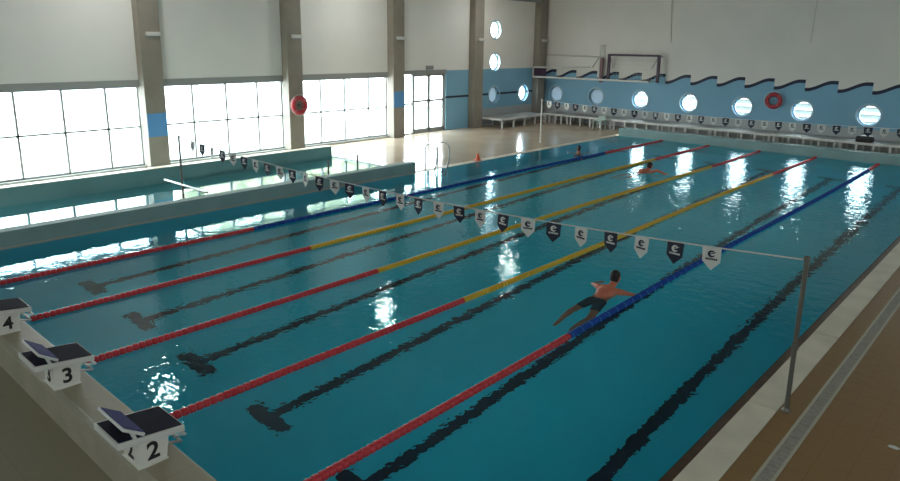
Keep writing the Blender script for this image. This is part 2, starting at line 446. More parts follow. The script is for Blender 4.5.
# back wall
kw = MB(); PORT_B = [(-5.64+2.44*k, 1.39) for k in range(10)]
holed((XL-T, -.3, XR, ZC), [(s, z, .43) for s, z in PORT_B], lambda s, t, d: (s, YB+d, t), 0, T, kw)
struct('wall_back', kw, M['back_wall'])
HW0, HW1 = 3.2, 6.4             # height range of the unseen glazing added to light the hall
rw = MB(); rw.box((XR, YN, -.3), (XR+.3, YB, HW0)); rw.box((XR, YN, HW1), (XR+.3, YB, ZC))
for y in (YN, -2.2, 3.8, 9.8, 15.8, 21.8, YB-.5): rw.box((XR, y, HW0), (XR+.3, y+.5, HW1))
struct('wall_right', rw, M['dark_wall'])
nw = MB(); nw.box((XL-T, YN-.3, -.3), (XR+.3, YN, HW0)); nw.box((XL-T, YN-.3, HW1), (XR+.3, YN, ZC))
for x in (XL-T, -1.0, 5.0, 11.0, XR-.5): nw.box((x, YN-.3, HW0), (x+.5, YN, HW1))
struct('wall_near', nw, M['dark_wall'])
cl = MB(); cl.box((XL-T, YN-.3, ZC), (XR+.3, YB+T, ZC+.2)); struct('ceiling', cl, M['ceil'])
for y in (-2, 4.3, 9.5, 14.7, 19.9, 25.1): struct('trim_8', MB().box((XL, y-.15, ZC-.45), (XR, y+.15, ZC)), M['ceil'])
struct('trim_9', MB().box((XL, 22.92, 6.06), (XL+.25, 27.5, 6.3)), M['header'])

# windows
win_no = 1
def rect_window(y0, y1, mull, z0=.08, z1=2.75, tz=1.30):
    global win_no
    root = struct_empty('window_%d' % win_no, (XL, (y0+y1)/2, z0)); win_no += 1
    oy = (y0+y1)/2
    fr = MB(); x0, x1 = -.16, -.07
    fr.box((-.2, y0-oy, 2.52-z0), (.015, y1-oy, z1-z0)).box((x0, y0-oy, 0), (x1+.03, y1-oy, .06))
    fr.box((x0, y0-oy, 0), (x1, y0-oy+.05, z1-z0)).box((x0, y1-oy-.05, 0), (x1, y1-oy, z1-z0))
    for m in mull: fr.box((x0, m-oy-.03, 0), (x1, m-oy+.03, z1-z0))
    fr.box((x0+.01, y0-oy, tz-z0-.028), (x1, y1-oy, tz-z0+.028))
    fr.build('window_frame', M['frame'], root)
    edges = [y0]+list(mull)+[y1]
    for a, b in zip(edges, edges[1:]):
        MB().box((-.118, a-oy+.03, .04), (-.112, b-oy-.03, tz-z0-.028)).build('pane', M['pane'], root)
        MB().box((-.118, a-oy+.03, tz-z0+.028), (-.112, b-oy-.03, 2.53-z0)).build('pane', M['pane'], root)
    MB().box((-.30, y0-oy, -.03), (.06, y1-oy, .0)).build('window_sill', M['white'], root)
rect_window(COLS[0]+CW, COLS[1], (3.22, 4.44, 5.65))
rect_window(COLS[1]+CW, COLS[2], (8.40, 9.62, 10.84))
rect_window(COLS[2]+CW, COLS[3], (13.62, 14.80, 16.06))
# glazed door bay
dr = struct_empty('door_1', (XL, 19.6, 0)); oy = 19.6
fr = MB(); fr.box((-.2, 17.70-oy, 2.6), (.015, 20.70-oy, 2.78))
for y in (17.73, 18.62, 20.66): fr.box((-.18, y-oy-.04, 0), (-.05, y-oy+.04, 2.62))
fr.box((-.18, 17.7-oy, 0), (-.05, 20.7-oy, .05)); fr.box((-.17, 17.7-oy, 1.30), (-.06, 18.62-oy, 1.36)); fr.build('door_frame', M['frame'], dr)
MB().box((-.118, 17.77-oy, .05), (-.112, 18.58-oy, 1.3)).build('pane', M['pane'], dr); MB().box((-.118, 17.77-oy, 1.36), (-.112, 18.58-oy, 2.6)).build('pane', M['pane'], dr)
for a, b in ((18.66, 19.63), (19.65, 20.62)):
    lf = MB(); lf.box((-.15, a-oy, .05), (-.08, a-oy+.07, 2.6)); lf.box((-.15, b-oy-.07, .05), (-.08, b-oy, 2.6))
    for z0, z1 in ((.05, .2), (1.38, 1.47), (2.5, 2.6)): lf.box((-.15, a-oy, z0), (-.08, b-oy, z1))
    lo = lf.build('door_leaf', M['frame'], dr)
    MB().box((-.118, a-oy+.06, .19), (-.112, b-oy-.06, 1.39)).build('pane', M['pane'], lo); MB().box((-.118, a-oy+.06, 1.46), (-.112, b-oy-.06, 2.51)).build('pane', M['pane'], lo)
    MB().tube([(-.06, a-oy+.06, 1.12), (-.02, a-oy+.1, 1.12), (-.02, b-oy-.1, 1.12), (-.06, b-oy-.06, 1.12)], .018, 8).build('push_bar', M['steel'], lo)
# portholes
def porthole(cx, cy, cz, axis, dim):
    global win_no
    root = struct_empty('window_%d' % win_no, (cx, cy, cz)); win_no += 1
    rot = Matrix.Rotation(PI/2, 4, 'Y') if axis == 'x' else Matrix.Rotation(PI/2, 4, 'X')   # z axis -> into the room
    rg = MB(); rg.lathe([(.415, .01), (.415, .03), (.45, .03), (.475, .01), (.475, -.004), (.415, -.004)], n=40, mat=rot)
    rg.lathe([(.36, -.20), (.36, -.14), (.43, -.14), (.43, -.20), (.36, -.20)], n=40, mat=rot)
    rg.build('porthole_ring', M['port_ring'], root, True)
    pn = MB(); pn.lathe([(0, -.165), (.37, -.165), (.37, -.172), (0, -.172)], n=40, mat=rot); pn.build('pane', M['pane_dim'] if dim else M['pane'], root)
for i, (y, z) in enumerate(PORT_L): porthole(XL, y, z, 'x', i == 0)
for i, (x, z) in enumerate(PORT_B): porthole(x, YB, z, 'y', i < 2)

# unseen high strip windows, added in the right and near walls as fill light
def fill_window(a, b, side):
    global win_no
    root = struct_empty('window_%d' % win_no, (0, 0, 0)); win_no += 1
    P = (lambda s, d, z: (XR+d, s, z)) if side == 'r' else (lambda s, d, z: (s, YN-d, z))
    fr = MB(); n = 4
    for k in range(n+1):
        s_ = a+.03+(b-a-.06)*k/n; fr.box(P(s_-.03, .1, HW0), P(s_+.03, .18, HW1))
    for z in (HW0+.03, (HW0+HW1)/2, HW1-.03): fr.box(P(a, .1, z-.03), P(b, .18, z+.03))
    fr.build('window_frame', M['frame'], root)
    for k in range(n): MB().box(P(a+(b-a)*k/n+.03, .137, HW0+.05), P(a+(b-a)*(k+1)/n-.03, .143, HW1-.05)).build('pane', M['fill_pane'], root)
HWIN = [(-7.5, -2.2), (-1.7, 3.8), (4.3, 9.8), (10.3, 15.8), (16.3, 21.8), (22.3, YB-.5)]
for a, b in HWIN: fill_window(a, b, 'r')
NWIN = [(XL-T+.5, -1.0), (-.5, 5.0), (5.5, 11.0), (11.5, XR-.5)]
for a, b in NWIN: fill_window(a, b, 'n')

# outside: paving, lawn, hedge, far wall
struct('ground', MB().box((-70, -40, -.5), (XL-T, 60, -.3)), M['patio'])
struct('ground', MB().box((XL-T, YB+T, -.5), (60, 60, -.3)), M['lawn'])
fw = MB(); fw.box((XL-14, 39, -.3), (40, 39.2, 1.1)); struct('outer_wall', fw, M['outer_wall'])
fw = MB()
for z in (.18, .55, .92): fw.box((XL-14, 38.93, z), (40, 39.0, z+.10))
struct('outer_rails', fw, M['patio'])
hd = MB(); rnd = random.Random(3)
for k in range(110):
    hd.ellipsoid((-17+rnd.uniform(-.8,.8), rnd.uniform(13.5, 25), rnd.uniform(2.9, 5.2)), (rnd.uniform(.5,.9), rnd.uniform(.5,.9), rnd.uniform(.4,.6)), 8)
for k in range(5): hd.tube([(-17, 14+k*2.4, -.3), (-17, 14+k*2.4, 3)], .07, 8)
tag(hd.build('tree_foliage', M['hedge'], None, True), 'pale green tree foliage outside the windows, mirrored in the wading pool', 'foliage', kind='stuff')

# ------------------------------------------------------------------ things on the walls
names = ['first', 'second', 'third', 'fourth', 'corner']
for i, y in enumerate(COLS[1:]):
    nm = names[i]
    t_ = thing('wall_light', 'small white light fitting high on the %s concrete column%s' % (['nearest', 'second', 'third', 'fourth', 'corner'][i], ' beside the red lifebuoy' if i == 1 else ''), 'light', (XL+CP, y+CW*.62, 4.14), group='light fittings on the columns')
    MB().box((0, -.22, -.055), (.10, .22, .055), .01).build('housing', M['white'], t_)
    MB().box((.02, -.20, -.075), (.09, .20, -.055)).build('diffuser', M['port_ring'], t_)
for y0, z0, z1, lab in ((COLS[1], 1.0, 1.73, 'square blue panel on the nearest concrete column between two windows'), (COLS[3], 1.28, 1.95, 'blue panel on the column beside the glazed door')):
    tag(MB().box((XL+CP, y0+.01, z0), (XL+CP+.012, y0+CW-.01, z1), .003).build('wall_panel', M['blue_panel']), lab, 'panel', 'blue panels on the columns')
def lifebuoy(loc, normal, label, cat='lifebuoy'):
    t_ = thing('lifebuoy', label, cat, loc)
    rot = Matrix.Rotation(PI/2, 4, 'Y') if normal == 'x' else Matrix.Rotation(PI/2, 4, 'X')
    def P(a, R, h=0): return rot @ Vector((R*math.cos(a), R*math.sin(a), h))
    MB().tube([P(2*PI*k/36, .265) for k in range(36)], .085, 12, True).build('ring', M['red'], t_, True)
    for k in range(4):
        a = PI/4+k*PI/2; MB().tube([P(a-.13, .265), P(a, .265), P(a+.13, .265)], .089, 12, cap=True).build('band', M['ring_band'], t_, True)
    pts = [P(2*PI*k/48, .365+.03*abs(math.sin(2*2*PI*k/48+PI/2))) for k in range(48)]
    MB().tube(pts, .008, 6, True).build('grab_rope', M['cord'], t_)
    MB().tube([rot @ Vector((0,0,-.119 if normal == 'x' else -.099)), rot @ Vector((0,0,.02))], .02, 8).build('hook', M['black'], t_)
lifebuoy((XL+CP+.12, COLS[2]+CW*.55, 1.68), 'x', 'red lifebuoy hanging on the column between the second and third windows')
lifebuoy((5.42, YB-.10, 1.74), 'y', 'dark red lifebuoy hanging on the blue back wall between two portholes')
t_ = thing('exit_light', 'small dark box light above the glazed door', 'light', (XL, 19.55, 2.80))
MB().box((0.0, -.2, 0), (.1, .2, .17), .01).build('housing', M['header'], t_); MB().box((.02, -.18, -.02), (.09, .18, 0)).build('diffuser', M['port_ring'], t_)
for x0, x1, lab in ((.46, .6, 'thin grey cable hanging down the white back wall above the dark goal'), (6.58, 6.55, 'thin grey cable hanging down the white back wall right of the lifebuoy')):
    tag(MB().tube([(x0, YB-.02, ZC), (x0+.02, YB-.02, 5.6), (x1, YB-.02, 4.15)], .016, 6).build('wall_cable', M['cable']), lab, 'cable', 'cables on the back wall')

# water polo goals stored on the wall
g = thing('water_polo_goal', 'dark purple framed water polo goal fixed high on the back wall', 'goal', (-2.36, YB, 2.33))
yf = -.38
MB().obox((0,yf,1.16),(2.60,yf,1.16),.10,.10).build('crossbar', M['purple'], g)
for x in (0, 2.60):
    MB().obox((x,yf,-.08),(x,yf,1.2),.12,.12,(0,1,0)).build('post', M['purple'], g)
    MB().obox((x,yf,1.12),(x,0,1.12),.04,.04).build('bracket', M['purple'], g)
    MB().obox((x-.05 if x else .05,yf,1.1),(x-.5 if x else .05,-.02,.55),.03,.03).build('brace', M['steel'], g)
nb = MB()
for k in range(15): 
    x = 0.09+k*.185; nb.tube([(x,yf,1.13),(x,yf+.22,.5),(x,-.02,.04)], .003, 4)
for k in range(6):
    s = k/5; nb.tube([(0.05,yf+.36*s,1.13-1.09*s),(2.7,yf+.36*s,1.13-1.09*s)], .003, 4)
nb.build('net', M['cord'], g)
g = thing('goal_frame', 'white tubular goal frame jutting from the back wall past the corner column', 'goal', (-6.2, YB, 2.28))
yf = -1.0
MB().tube([(-.25,yf,.0),(6.3,yf,.03)], .05, 10).build('lower_bar', M['white'], g, True)
MB().tube([(-.25,yf,.50),(.95,yf,.53),(2.2,-.5,.56)], .04, 10).build('upper_bar', M['white'], g, True)
MB().tube([(-.25,yf,.0),(-.25,yf,.50)], .04, 10).build('post', M['white'], g, True)
MB().tube([(6.2,yf,.03),(6.2,-.01,.03)], .03, 8).build('bracket', M['white'], g, True)
MB().tube([(.3,yf,.0),(.3,-.01,.0)], .03, 8).build('bracket', M['white'], g, True)
MB().tube([(2.2,-.5,.56),(2.6,-.01,.56)], .03, 8).build('bracket', M['white'], g, True)
MB().obox((-.18,yf+.04,.26),(.55,yf+.04,.26),.04,.36).build('padding', M['purple'], g)
g = thing('wall_hoist', 'slender white hoist frame standing above the left end of the dark goal', 'hoist', (-2.98, YB, 2.22))
MB().tube([(0,-.2,0),(0,-.2,1.75)], .03, 8).build('post', M['white'], g, True); MB().tube([(.27,-.2,1.2),(.27,-.2,1.75)], .02, 8).build('post', M['white'], g, True)
MB().tube([(-.03,-.2,1.72),(.3,-.2,1.72)], .022, 8).build('crossbar', M['white'], g, True)
MB().obox((.13,-.2,-.1),(.13,-.2,1.12),.16,.12,(0,1,0),.02).build('padded_post', M['mauve'], g)
MB().tube([(.27,-.2,1.2),(0,-.2,1.2)], .02, 8).build('crossbar', M['white'], g, True)
MB().tube([(0,-.2,1.2),(-.5,-.03,.62)], .02, 8).build('brace', M['frame'], g, True); MB().tube([(0,-.2,.9),(0,0,.9)], .02, 8).build('bracket', M['white'], g, True)
tag(MB().tube([(-6.35,YB-.06,3.42),(-3.02,YB-.06,3.36)], .03, 8).build('wall_pipe', M['cable'], None, True), 'long thin grey pipe running along the back wall above the white goal frame', 'pipe')

# ------------------------------------------------------------------ benches
def bench(name, label, x0, x1, y0, y1, group, nleg=5, along='x'):
    cx, cy = (x0+x1)/2, (y0+y1)/2
    t_ = thing(name, label, 'bench', (cx, cy, 0), group=group)
    a, b = x0-cx, x1-cx; c, d = y0-cy, y1-cy
    if along == 'x':
        MB().box((a+.01, c+.05, .41), (b-.01, d, .465), .006).build('seat', M['bench_top'], t_)
        MB().box((a+.005, c, .385), (b-.005, c+.05, .475), .008).build('front_rail', M['white'], t_)
    else:
        MB().box((a, c+.01, .41), (b-.05, d-.01, .465), .006).build('seat', M['bench_top'], t_)
        MB().box((b-.05, c+.005, .385), (b, d-.005, .475), .008).build('front_rail', M['white'], t_)
        MB().box((a, c-.01, .385), (b-.05, c+.01, .475), .004).build('end_rail', M['white'], t_)
    for k in range(nleg):
        s = .1+k*((x1-x0 if along == 'x' else y1-y0)-.2)/(nleg-1)
        for e_ in (0, 1):
            if along == 'x': px, py = a+s, (c+.05 if e_ == 0 else d-.05)
            else: px, py = (b-.05 if e_ == 0 else a+.05), c+s
            MB().box((px-.035, py-.03, 0), (px+.035, py+.03, .41)).build('leg', M['white'], t_)
    return t_
ordn = ['first', 'second', 'third', 'fourth', 'fifth', 'sixth', 'seventh', 'eighth']
for k in range(7):
    xc = -5.64+2.44*k+.55
    lab = ('white bench section under the %s porthole of the back wall, counting from the corner' % ordn[k])
    bench('bench', lab, max(xc-1.22, -6.0+.5) if k == 0 else xc-1.22, xc+1.22, 26.9, 28.2, 'white benches along the back wall')
bench('bench', 'white bench along the left wall under the stacked portholes', -6.5, -5.1, 23.0, 26.8, None, 5, 'y')
# dark bag on the far bench
b = thing('sports_bag', 'black sports bag lying on the bench under the rightmost porthole', 'bag', (9.2, 27.15, .467))
MB().box((-.30,-.16,0),(.30,.16,.25),.075).build('body', M['black'], b, True)
MB().box((-.2,-.175,.05),(.2,-.15,.17),.012).build('pocket', M['black'], b, True)
MB().tube([(-.15,-.1,.22),(-.1,-.12,.33),(.1,-.12,.33),(.15,-.1,.22)], .012, 6).build('handle', M['black'], b)
# faded chair in front of the bench
c = thing('plastic_chair', 'faded greenish plastic chair standing before the back benches', 'chair', (-1.85, 26.45, 0))
MB().box((-.22,-.22,.41),(.22,.2,.44),.012).build('seat', M['seat_green'], c)
bk = MB(); bk.prism([(-.21,.44),(.21,.44),(.19,.62),(-.19,.62)], lambda u,v,d: (u, .2+(v-.44)*.2+d, v), 0, .02)
bk.build('backrest', M['seat_green'], c)
for sx in (-.2, .2):
    for sy in (-.2, .19): MB().obox((sx*1.1, sy*1.1, 0), (sx*.95, sy*.95, .42), .04, .04, (0,1,0)).build('leg', M['seat_green'], c)

# ------------------------------------------------------------------ left side details
r = thing('pool_ladder', 'steel pool ladder with two arched rails at the left pool edge', 'ladder', (-.02, 13.15, 0))
for y in (-.3, .28):
    pts = [(-.28, y, 0), (-.28, y, .68)]
    for k in range(9): a = PI*k/8; pts.append((-.03-.25*math.cos(a), y, .68+.16*math.sin(a)))
    pts += [(.24, y, .5), (.20, y, .2), (.10, y, -.1), (.08, y, -1.1)]
    MB().tube(pts, .022, 10).build('rail', M['ladder_steel'], r, True)
    MB().lathe([(0,.012),(.05,.012),(.055,0)], (-.28, y, 0), 16).build('flange', M['ladder_steel'], r)
for k in range(4): MB().box((.05, -.3, -.25-.25*k), (.13, .28, -.22-.25*k), .005).build('tread', M['ladder_steel'], r)
cn = thing('marker_cone', 'small orange marker cone standing on the left pool edge', 'cone', (-.18, 15.35, .005))
MB().box((-.11,-.11,0),(.11,.11,.02),.005).build('base', M['orange'], cn); MB().lathe([(.085,.02),(.06,.12),(.035,.22),(.02,.25),(0,.25)], n=20).build('body', M['orange'], cn, True)
for x, y, lab in ((-1.7, 11.2, 'short dark post rising behind the end of the low teal wall'), (-1.45, 9.85, 'short grey post in the wading pool near its far end')):
    t_ = thing('short_post', lab, 'post', (x, y, -.5)); h_ = .95
    MB().tube([(0,0,0),(0,0,h_)], .028, 10).build('shaft', M['grey_post'], t_, True); MB().lathe([(.035,h_),(.035,h_+.03),(0,h_+.045)], n=12).build('cap', M['grey_post'], t_)

# ------------------------------------------------------------------ backstroke flags
def flag_post(loc, h, label, arm=False, zb_=0, mat='grey_post'):
    t_ = thing('flag_post', label, 'post', loc, group='flag posts')
    MB().tube([(0,0,0),(0,0,h)], .026, 12).build('shaft', M[mat], t_, True)
    MB().lathe([(.05,0),(.05,.015),(.032,.05)], n=16).build('base', M[mat], t_)
    MB().lathe([(.034,h-.03),(.034,h+.02),(0,h+.03)], n=12).build('cap', M[mat], t_)
    MB().lathe([(.026,h*.42),(.036,h*.42),(.036,h*.42+.06),(.026,h*.42+.06)], n=12).build('collar', M[mat], t_)
    if arm:
        MB().tube([(-.92,0,1.03),(1.2,0,1.03)], .026, 10).build('cross_arm', M['steel'], t_, True)
    return t_
flag_post((12.99, 5, 0), 1.80, 'grey steel flag post standing on the right deck')
flag_post((-.92, 5, -.5), 2.22, 'thin grey flag post with a cross arm standing behind the low teal wall', True)
flag_post((-1.2, 20.6, 0), 1.75, 'white flag post standing on the far left deck beside the pool', mat='white')
flag_post((13.02, 20.6, 0), 1.80, 'flag post holding the right end of the far pennant string')

def catenary(x0, z0, x1, z1, zm, x):
    u = (x-x0)/(x1-x0); lin = z0+(z1-z0)*u; mid = (z0+z1)/2
    return lin-(mid-zm)*4*u*(1-u)
def pennant_mb(w, h):
    mb = MB(); poly = [(-w/2,0),(w/2,0),(w*.48,-h*.62),(0,-h),(-w*.48,-h*.62)]
    mb.prism(poly, lambda u,v,d: (u, d+.008*math.sin(v*18), v), -.0015, .0015); return mb
def emblem_mb():
    mb = MB(); f_ = lambda u,v,d: (u, d+.008*math.sin(v*18), v)
    # round crescent mark with a flying tip, and a short word bar of letter blocks
    out = []; 
    for k in range(19): a = PI*.15+2*PI*.86*k/18; out.append((.042*math.cos(a), -.078+.042*math.sin(a)))
    inn = [(.010+.024*math.cos(PI*.1+2*PI*.82*k/18), -.076+.024*math.sin(PI*.1+2*PI*.82*k/18)) for k in range(19)]
    for a, b_, c_, d_ in zip(out, out[1:], inn[1:], inn): mb.prism([a, b_, c_, d_], f_, -.0035, .0035)
    mb.prism([(-.01,-.085),(.045,-.060),(.05,-.05),(-.005,-.068)], f_, -.0035, .0035)
    for k in range(6):
        x = -.066+k*.0235; mb.prism([(x,-.152),(x+.018,-.152),(x+.018,-.130),(x,-.130)], f_, -.0035, .0035)
    return mb
def flag_line(label, y, x0, z0, x1, z1, zm, xs, w, h, emblem):
    t_ = thing('pennant_string', label, 'flags', (0, y, 0))
    pts = [(x0+(x1-x0)*k/60, 0, catenary(x0, z0, x1, z1, zm, x0+(x1-x0)*k/60)) for k in range(61)]
    MB().tube(pts, .009 if emblem else .010, 6).build('cord', M['cord'], t_)
    base = {}
    for i, (x, dark) in enumerate(xs):
        z = catenary(x0, z0, x1, z1, zm, x)-.004
        if dark not in base:
            o = pennant_mb(w, h).build('pennant', M['flag_navy'] if dark else M['flag_white'], t_)
            tag(o, 'navy pennant' if dark else 'white pennant')
            if emblem:
                emblem_mb().build('emblem', M['flag_white'] if dark else M['flag_navy'], o)
            base[dark] = o
        else: o = copy_tree(base[dark], t_)
        o.location = (x, 0, z); o.rotation_euler = (random.uniform(-.10, .10), random.uniform(-.05,.05), random.uniform(-.25, .25))
flag_line('near string of navy and white pennants crossing above the lanes', 5, -.885, 1.71, 12.955, 1.78, 1.50, [(11.98-.437*i, i % 2 == 1) for i in range(29)], .215, .275, True)
flag_line('far string of navy and white pennants crossing before the back wall', 20.6, -1.165, 1.73, 12.985, 1.78, 1.62, [(.82+.42*i-1.68, i % 2 == 1) for i in range(32)], .225, .285, True)

# ------------------------------------------------------------------ lane ropes
def floats(x, y0, y1, sag, mat, parent, name, label=None, alt=None):
    per = .085; n = int(round((y1-y0)/per)); prof = []
    for k in range(n):
        yy_ = y0+(y1-y0)*k/n; p_ = (y1-y0)/n
        prof += [(.038, yy_), (.052, yy_+p_*.12), (.056, yy_+p_*.45), (.052, yy_+p_*.78), (.038, yy_+p_*.9)]
    pts = [(x+sag(py), py, .012) for _, py in prof]
    mb = MB(); mb.tube(pts, [r_ for r_, _ in prof], 10)
    o = mb.build(name, mat, parent, True)
    if label: o['label'] = label
    if alt:
        for k in range(0, n, 3):
            ya = y0+(y1-y0)*k/n; p_ = (y1-y0)/n; mb = MB()
            mb.tube([(x+sag(ya), ya+p_*.25, .012), (x+sag(ya), ya+p_*.5, .012), (x+sag(ya), ya+p_*.68, .012)], [.055, .0585, .055], 8)
            mb.build('float_band', alt, o, True)
specs = [('blue_float', 'blue floats', 'red and blue lane rope nearest the windows'),
         ('yellow_float', 'yellow floats', 'red and yellow lane rope second from the windows'),
         ('yellow_float', 'yellow floats', 'red and yellow lane rope in the middle of the five'),
         ('yellow_float', 'yellow floats', 'red and yellow lane rope running to the left side of starting block two'),
         ('blue_float', 'blue floats', 'red and blue lane rope nearest the right deck beside the swimmer')]
for i, (x, (mk, ml, lab)) in enumerate(zip(ROPES, specs)):
    t_ = thing('lane_rope', lab, 'lane rope', (x, 0, 0), group='lane ropes')
    ph = [0, .6, 1.9, .2, 2.6][i]; amp = [.03, .05, .07, .05, .06][i]
    sag = lambda y, ph=ph, amp=amp: amp*math.sin((y-Y0)/(25-Y0)*PI*2+ph)*math.sin((y-Y0)/(25-Y0)*PI)
    MB().tube([(sag(Y0+.01+24.98*k/40), Y0+.01+24.98*k/40*1.0+0.0, .012) for k in range(41)], .012, 6).build('cable', M['cord'], t_)
    floats(0, .08, 5.0, sag, M['red_float'], t_, 'float_section', 'red floats at the starting end', None)
    ye = 23.2 if i == 4 else 20.0
    floats(0, 5.0, ye, sag, M[mk], t_, 'float_section', ml, M['pale_blue'] if mk == 'blue_float' else None)
    floats(0, ye, 24.85, sag, M['red_float'], t_, 'float_section', 'red floats at the turning end')
    MB().tube([(0, Y0+.015, .012), (0, Y0+.03, .05), (0, Y0+.15, .05), (0, Y0+.2, .012)], .012, 8).build('hook', M['steel'], t_)

# ------------------------------------------------------------------ starting blocks
def starting_block(num, x, label):
    t_ = thing('starting_block', label, 'starting block', (x, 0, WH), group='starting blocks')
    z = .30                       # top of the slab above the plinth
    yb_, yf_ = -.80, -.22
    # pedestal with a slightly flared side plate
    pd = MB(); pd.prism([(-.605, 0), (-.36, 0), (-.32, z-.03), (-.605, z-.03)], lambda u,v,d: (d, u, v), -.155, .155)
    po = pd.build('pedestal', M['white_plastic'], t_)
    MB().box((-.17, -.62, -.005), (.17, -.35, .012)).build('foot_plate', M['white_plastic'], t_)
    sl = MB(); sl.box((-.25, yb_, z-.055), (.25, yf_, z), .006); sl.build('platform', M['white'], t_)
    MB().box((-.225, yb_+.02, z), (.225, yf_-.01, z+.006), .002).build('platform_pad', M['navy_top'], t_)
    # raised inclined fin
    A = (-.575, z+.03); B = (-.745, z+.125)
    fin = MB(); fin.obox((0, A[0], A[1]), (0, B[0], B[1]), .52, .026); fo = fin.build('fin', M['white'], t_)
    dy, dz = (B[0]-A[0]), (B[1]-A[1]); ln_ = math.hypot(dy, dz); n_ = (dz/ln_*-1, dy/ln_*1)
    off = .016; ny, nz = (-dz/ln_, dy/ln_)
    if nz < 0: ny, nz = -ny, -nz
    MB().obox((0, A[0]+dy*.02+ny*off, A[1]+dz*.02+nz*off), (0, B[0]-dy*.04+ny*off, B[1]-dz*.04+nz*off), .475, .008).build('fin_pad', M['fin_blue'], fo)
    for sx in (-.22, .22):
        MB().obox((sx, -.64, z-.01), (sx, -.67, z+.075), .02, .03).build('fin_bracket', M['white'], t_)
    for part in t_.children_recursive:          # the deck of the block slopes down towards the water
        if part.name.split('.')[0] in ('platform', 'platform_pad', 'fin', 'fin_pad', 'fin_bracket'):
            for v in part.data.vertices: v.co.z += (yf_-v.co.y)*.12
    # backstroke grips
    MB().tube([(-.2, -.30, z-.09), (-.2, -.20, z-.12), (.2, -.20, z-.12), (.2, -.30, z-.09)], .014, 8).build('hand_grip', M['steel'], t_)
    MB().tube([(-.15, -.34, z-.16), (-.15, -.22, z-.2), (.15, -.22, z-.2), (.15, -.34, z-.16)], .014, 8).build('hand_grip', M['steel'], t_)
    # numerals on the side and on the rear face
    ms = Matrix.Translation((.158, -.475, .125)) @ Matrix.Rotation(PI/2, 4, 'Z') @ Matrix.Rotation(PI/2, 4, 'X')
    text_mesh(num, .23, .002, M['mark'], 'numeral', po, ms)
    mr_ = Matrix.Translation((0, -.608, .125)) @ Matrix.Rotation(PI/2, 4, 'X')
    text_mesh(num, .23, .002, M['mark'], 'numeral', po, mr_)
    return t_
starting_block('2', LANES[4], 'white starting block numbered two with a dark sloped pad, nearest the camera')
starting_block('3', LANES[3], 'white starting block numbered three, between blocks two and four')
starting_block('4', LANES[2], 'white starting block numbered four, partly cut off by the left picture edge')

# small scrap on the right deck
sc = MB(); sc.prism([(-.05,-.02),(.03,-.03),(.06,.01),(.01,.035),(-.04,.02)], lambda u,v,d: (u, v, d+.01*abs(u)*4), 0, .006)
tag(sc.build('paper_scrap', M['cord'], None, False, (14.03, 5.0, .001)), 'small pale scrap lying on the brown right deck', 'scrap')

# ceiling lamps
for x, y, lab in ((-4.4, 5.6, 'lit square ceiling lamp above the near windows'), (-4.35, 14.7, 'lit square ceiling lamp above the third window'), (-4.1, 22.6, 'lit square ceiling lamp above the fourth column')):
    t_ = thing('ceiling_light', lab, 'light', (x, y, ZC), group='ceiling lamps')
    MB().tube([(0,0,-.45),(0,0,0)], .02, 8).build('stem', M['frame'], t_)
    MB().box((-.33,-.33,-.55),(.33,.33,-.45),.01).build('housing', M['white'], t_)
    MB().box((-.2,-.2,-.56),(.2,.2,-.55)).build('diffuser', M['lamp_on'], t_)

# ------------------------------------------------------------------ people
def remeshed(mb, name, mat, parent, voxel=.014, smooth=4):
    me = bpy.data.meshes.new('tmp_body'); mb.bm.to_mesh(me); mb.bm.free()
    o = bpy.data.objects.new('tmp_body', me); COL.objects.link(o)
    md = o.modifiers.new('r', 'REMESH'); md.mode = 'VOXEL'; md.voxel_size = voxel
    sm = o.modifiers.new('s', 'SMOOTH'); sm.iterations = smooth; sm.factor = .5
    dg = bpy.context.evaluated_depsgraph_get(); m2 = bpy.data.meshes.new_from_object(o.evaluated_get(dg))
    bpy.data.objects.remove(o); bpy.data.meshes.remove(me)
    m2.name = name; m2.materials.clear(); m2.materials.append(mat)
    for p_ in m2.polygons: p_.use_smooth = True
    ob = bpy.data.objects.new(name, m2); COL.objects.link(ob)
    if parent is not None: ob.parent = parent
    return ob

def hand(mb, wrist, direction, palm_n, side):
    w_ = Vector(wrist); d = Vector(direction).normalized(); n = Vector(palm_n); n = (n-d*n.dot(d)).normalized(); s = d.cross(n)*side
    pc = w_+d*.05
    rot = Matrix((s, d, n)).transposed().to_4x4()
    mb.ellipsoid(pc, (.042, .058, .018), 14, rot)
    for k, (off, ln_) in enumerate(((-.032, .062), (-.011, .078), (.011, .085), (.031, .074))):
        a = w_+d*.085+s*off; b_ = a+d*ln_*.5+s*off*.25; c_ = b_+d*ln_*.45+n*-.018+s*off*.15
        mb.capsule(a-d*.02, .0095, b_, .009, 8); mb.capsule(b_, .009, c_, .0075, 8)
    a = w_+d*.025+s*.03; b_ = a+d*.03+s*.032; c_ = b_+d*.03+s*.008-n*.008
    mb.capsule(a, .012, b_, .0105, 8); mb.capsule(b_, .0105, c_, .009, 8)

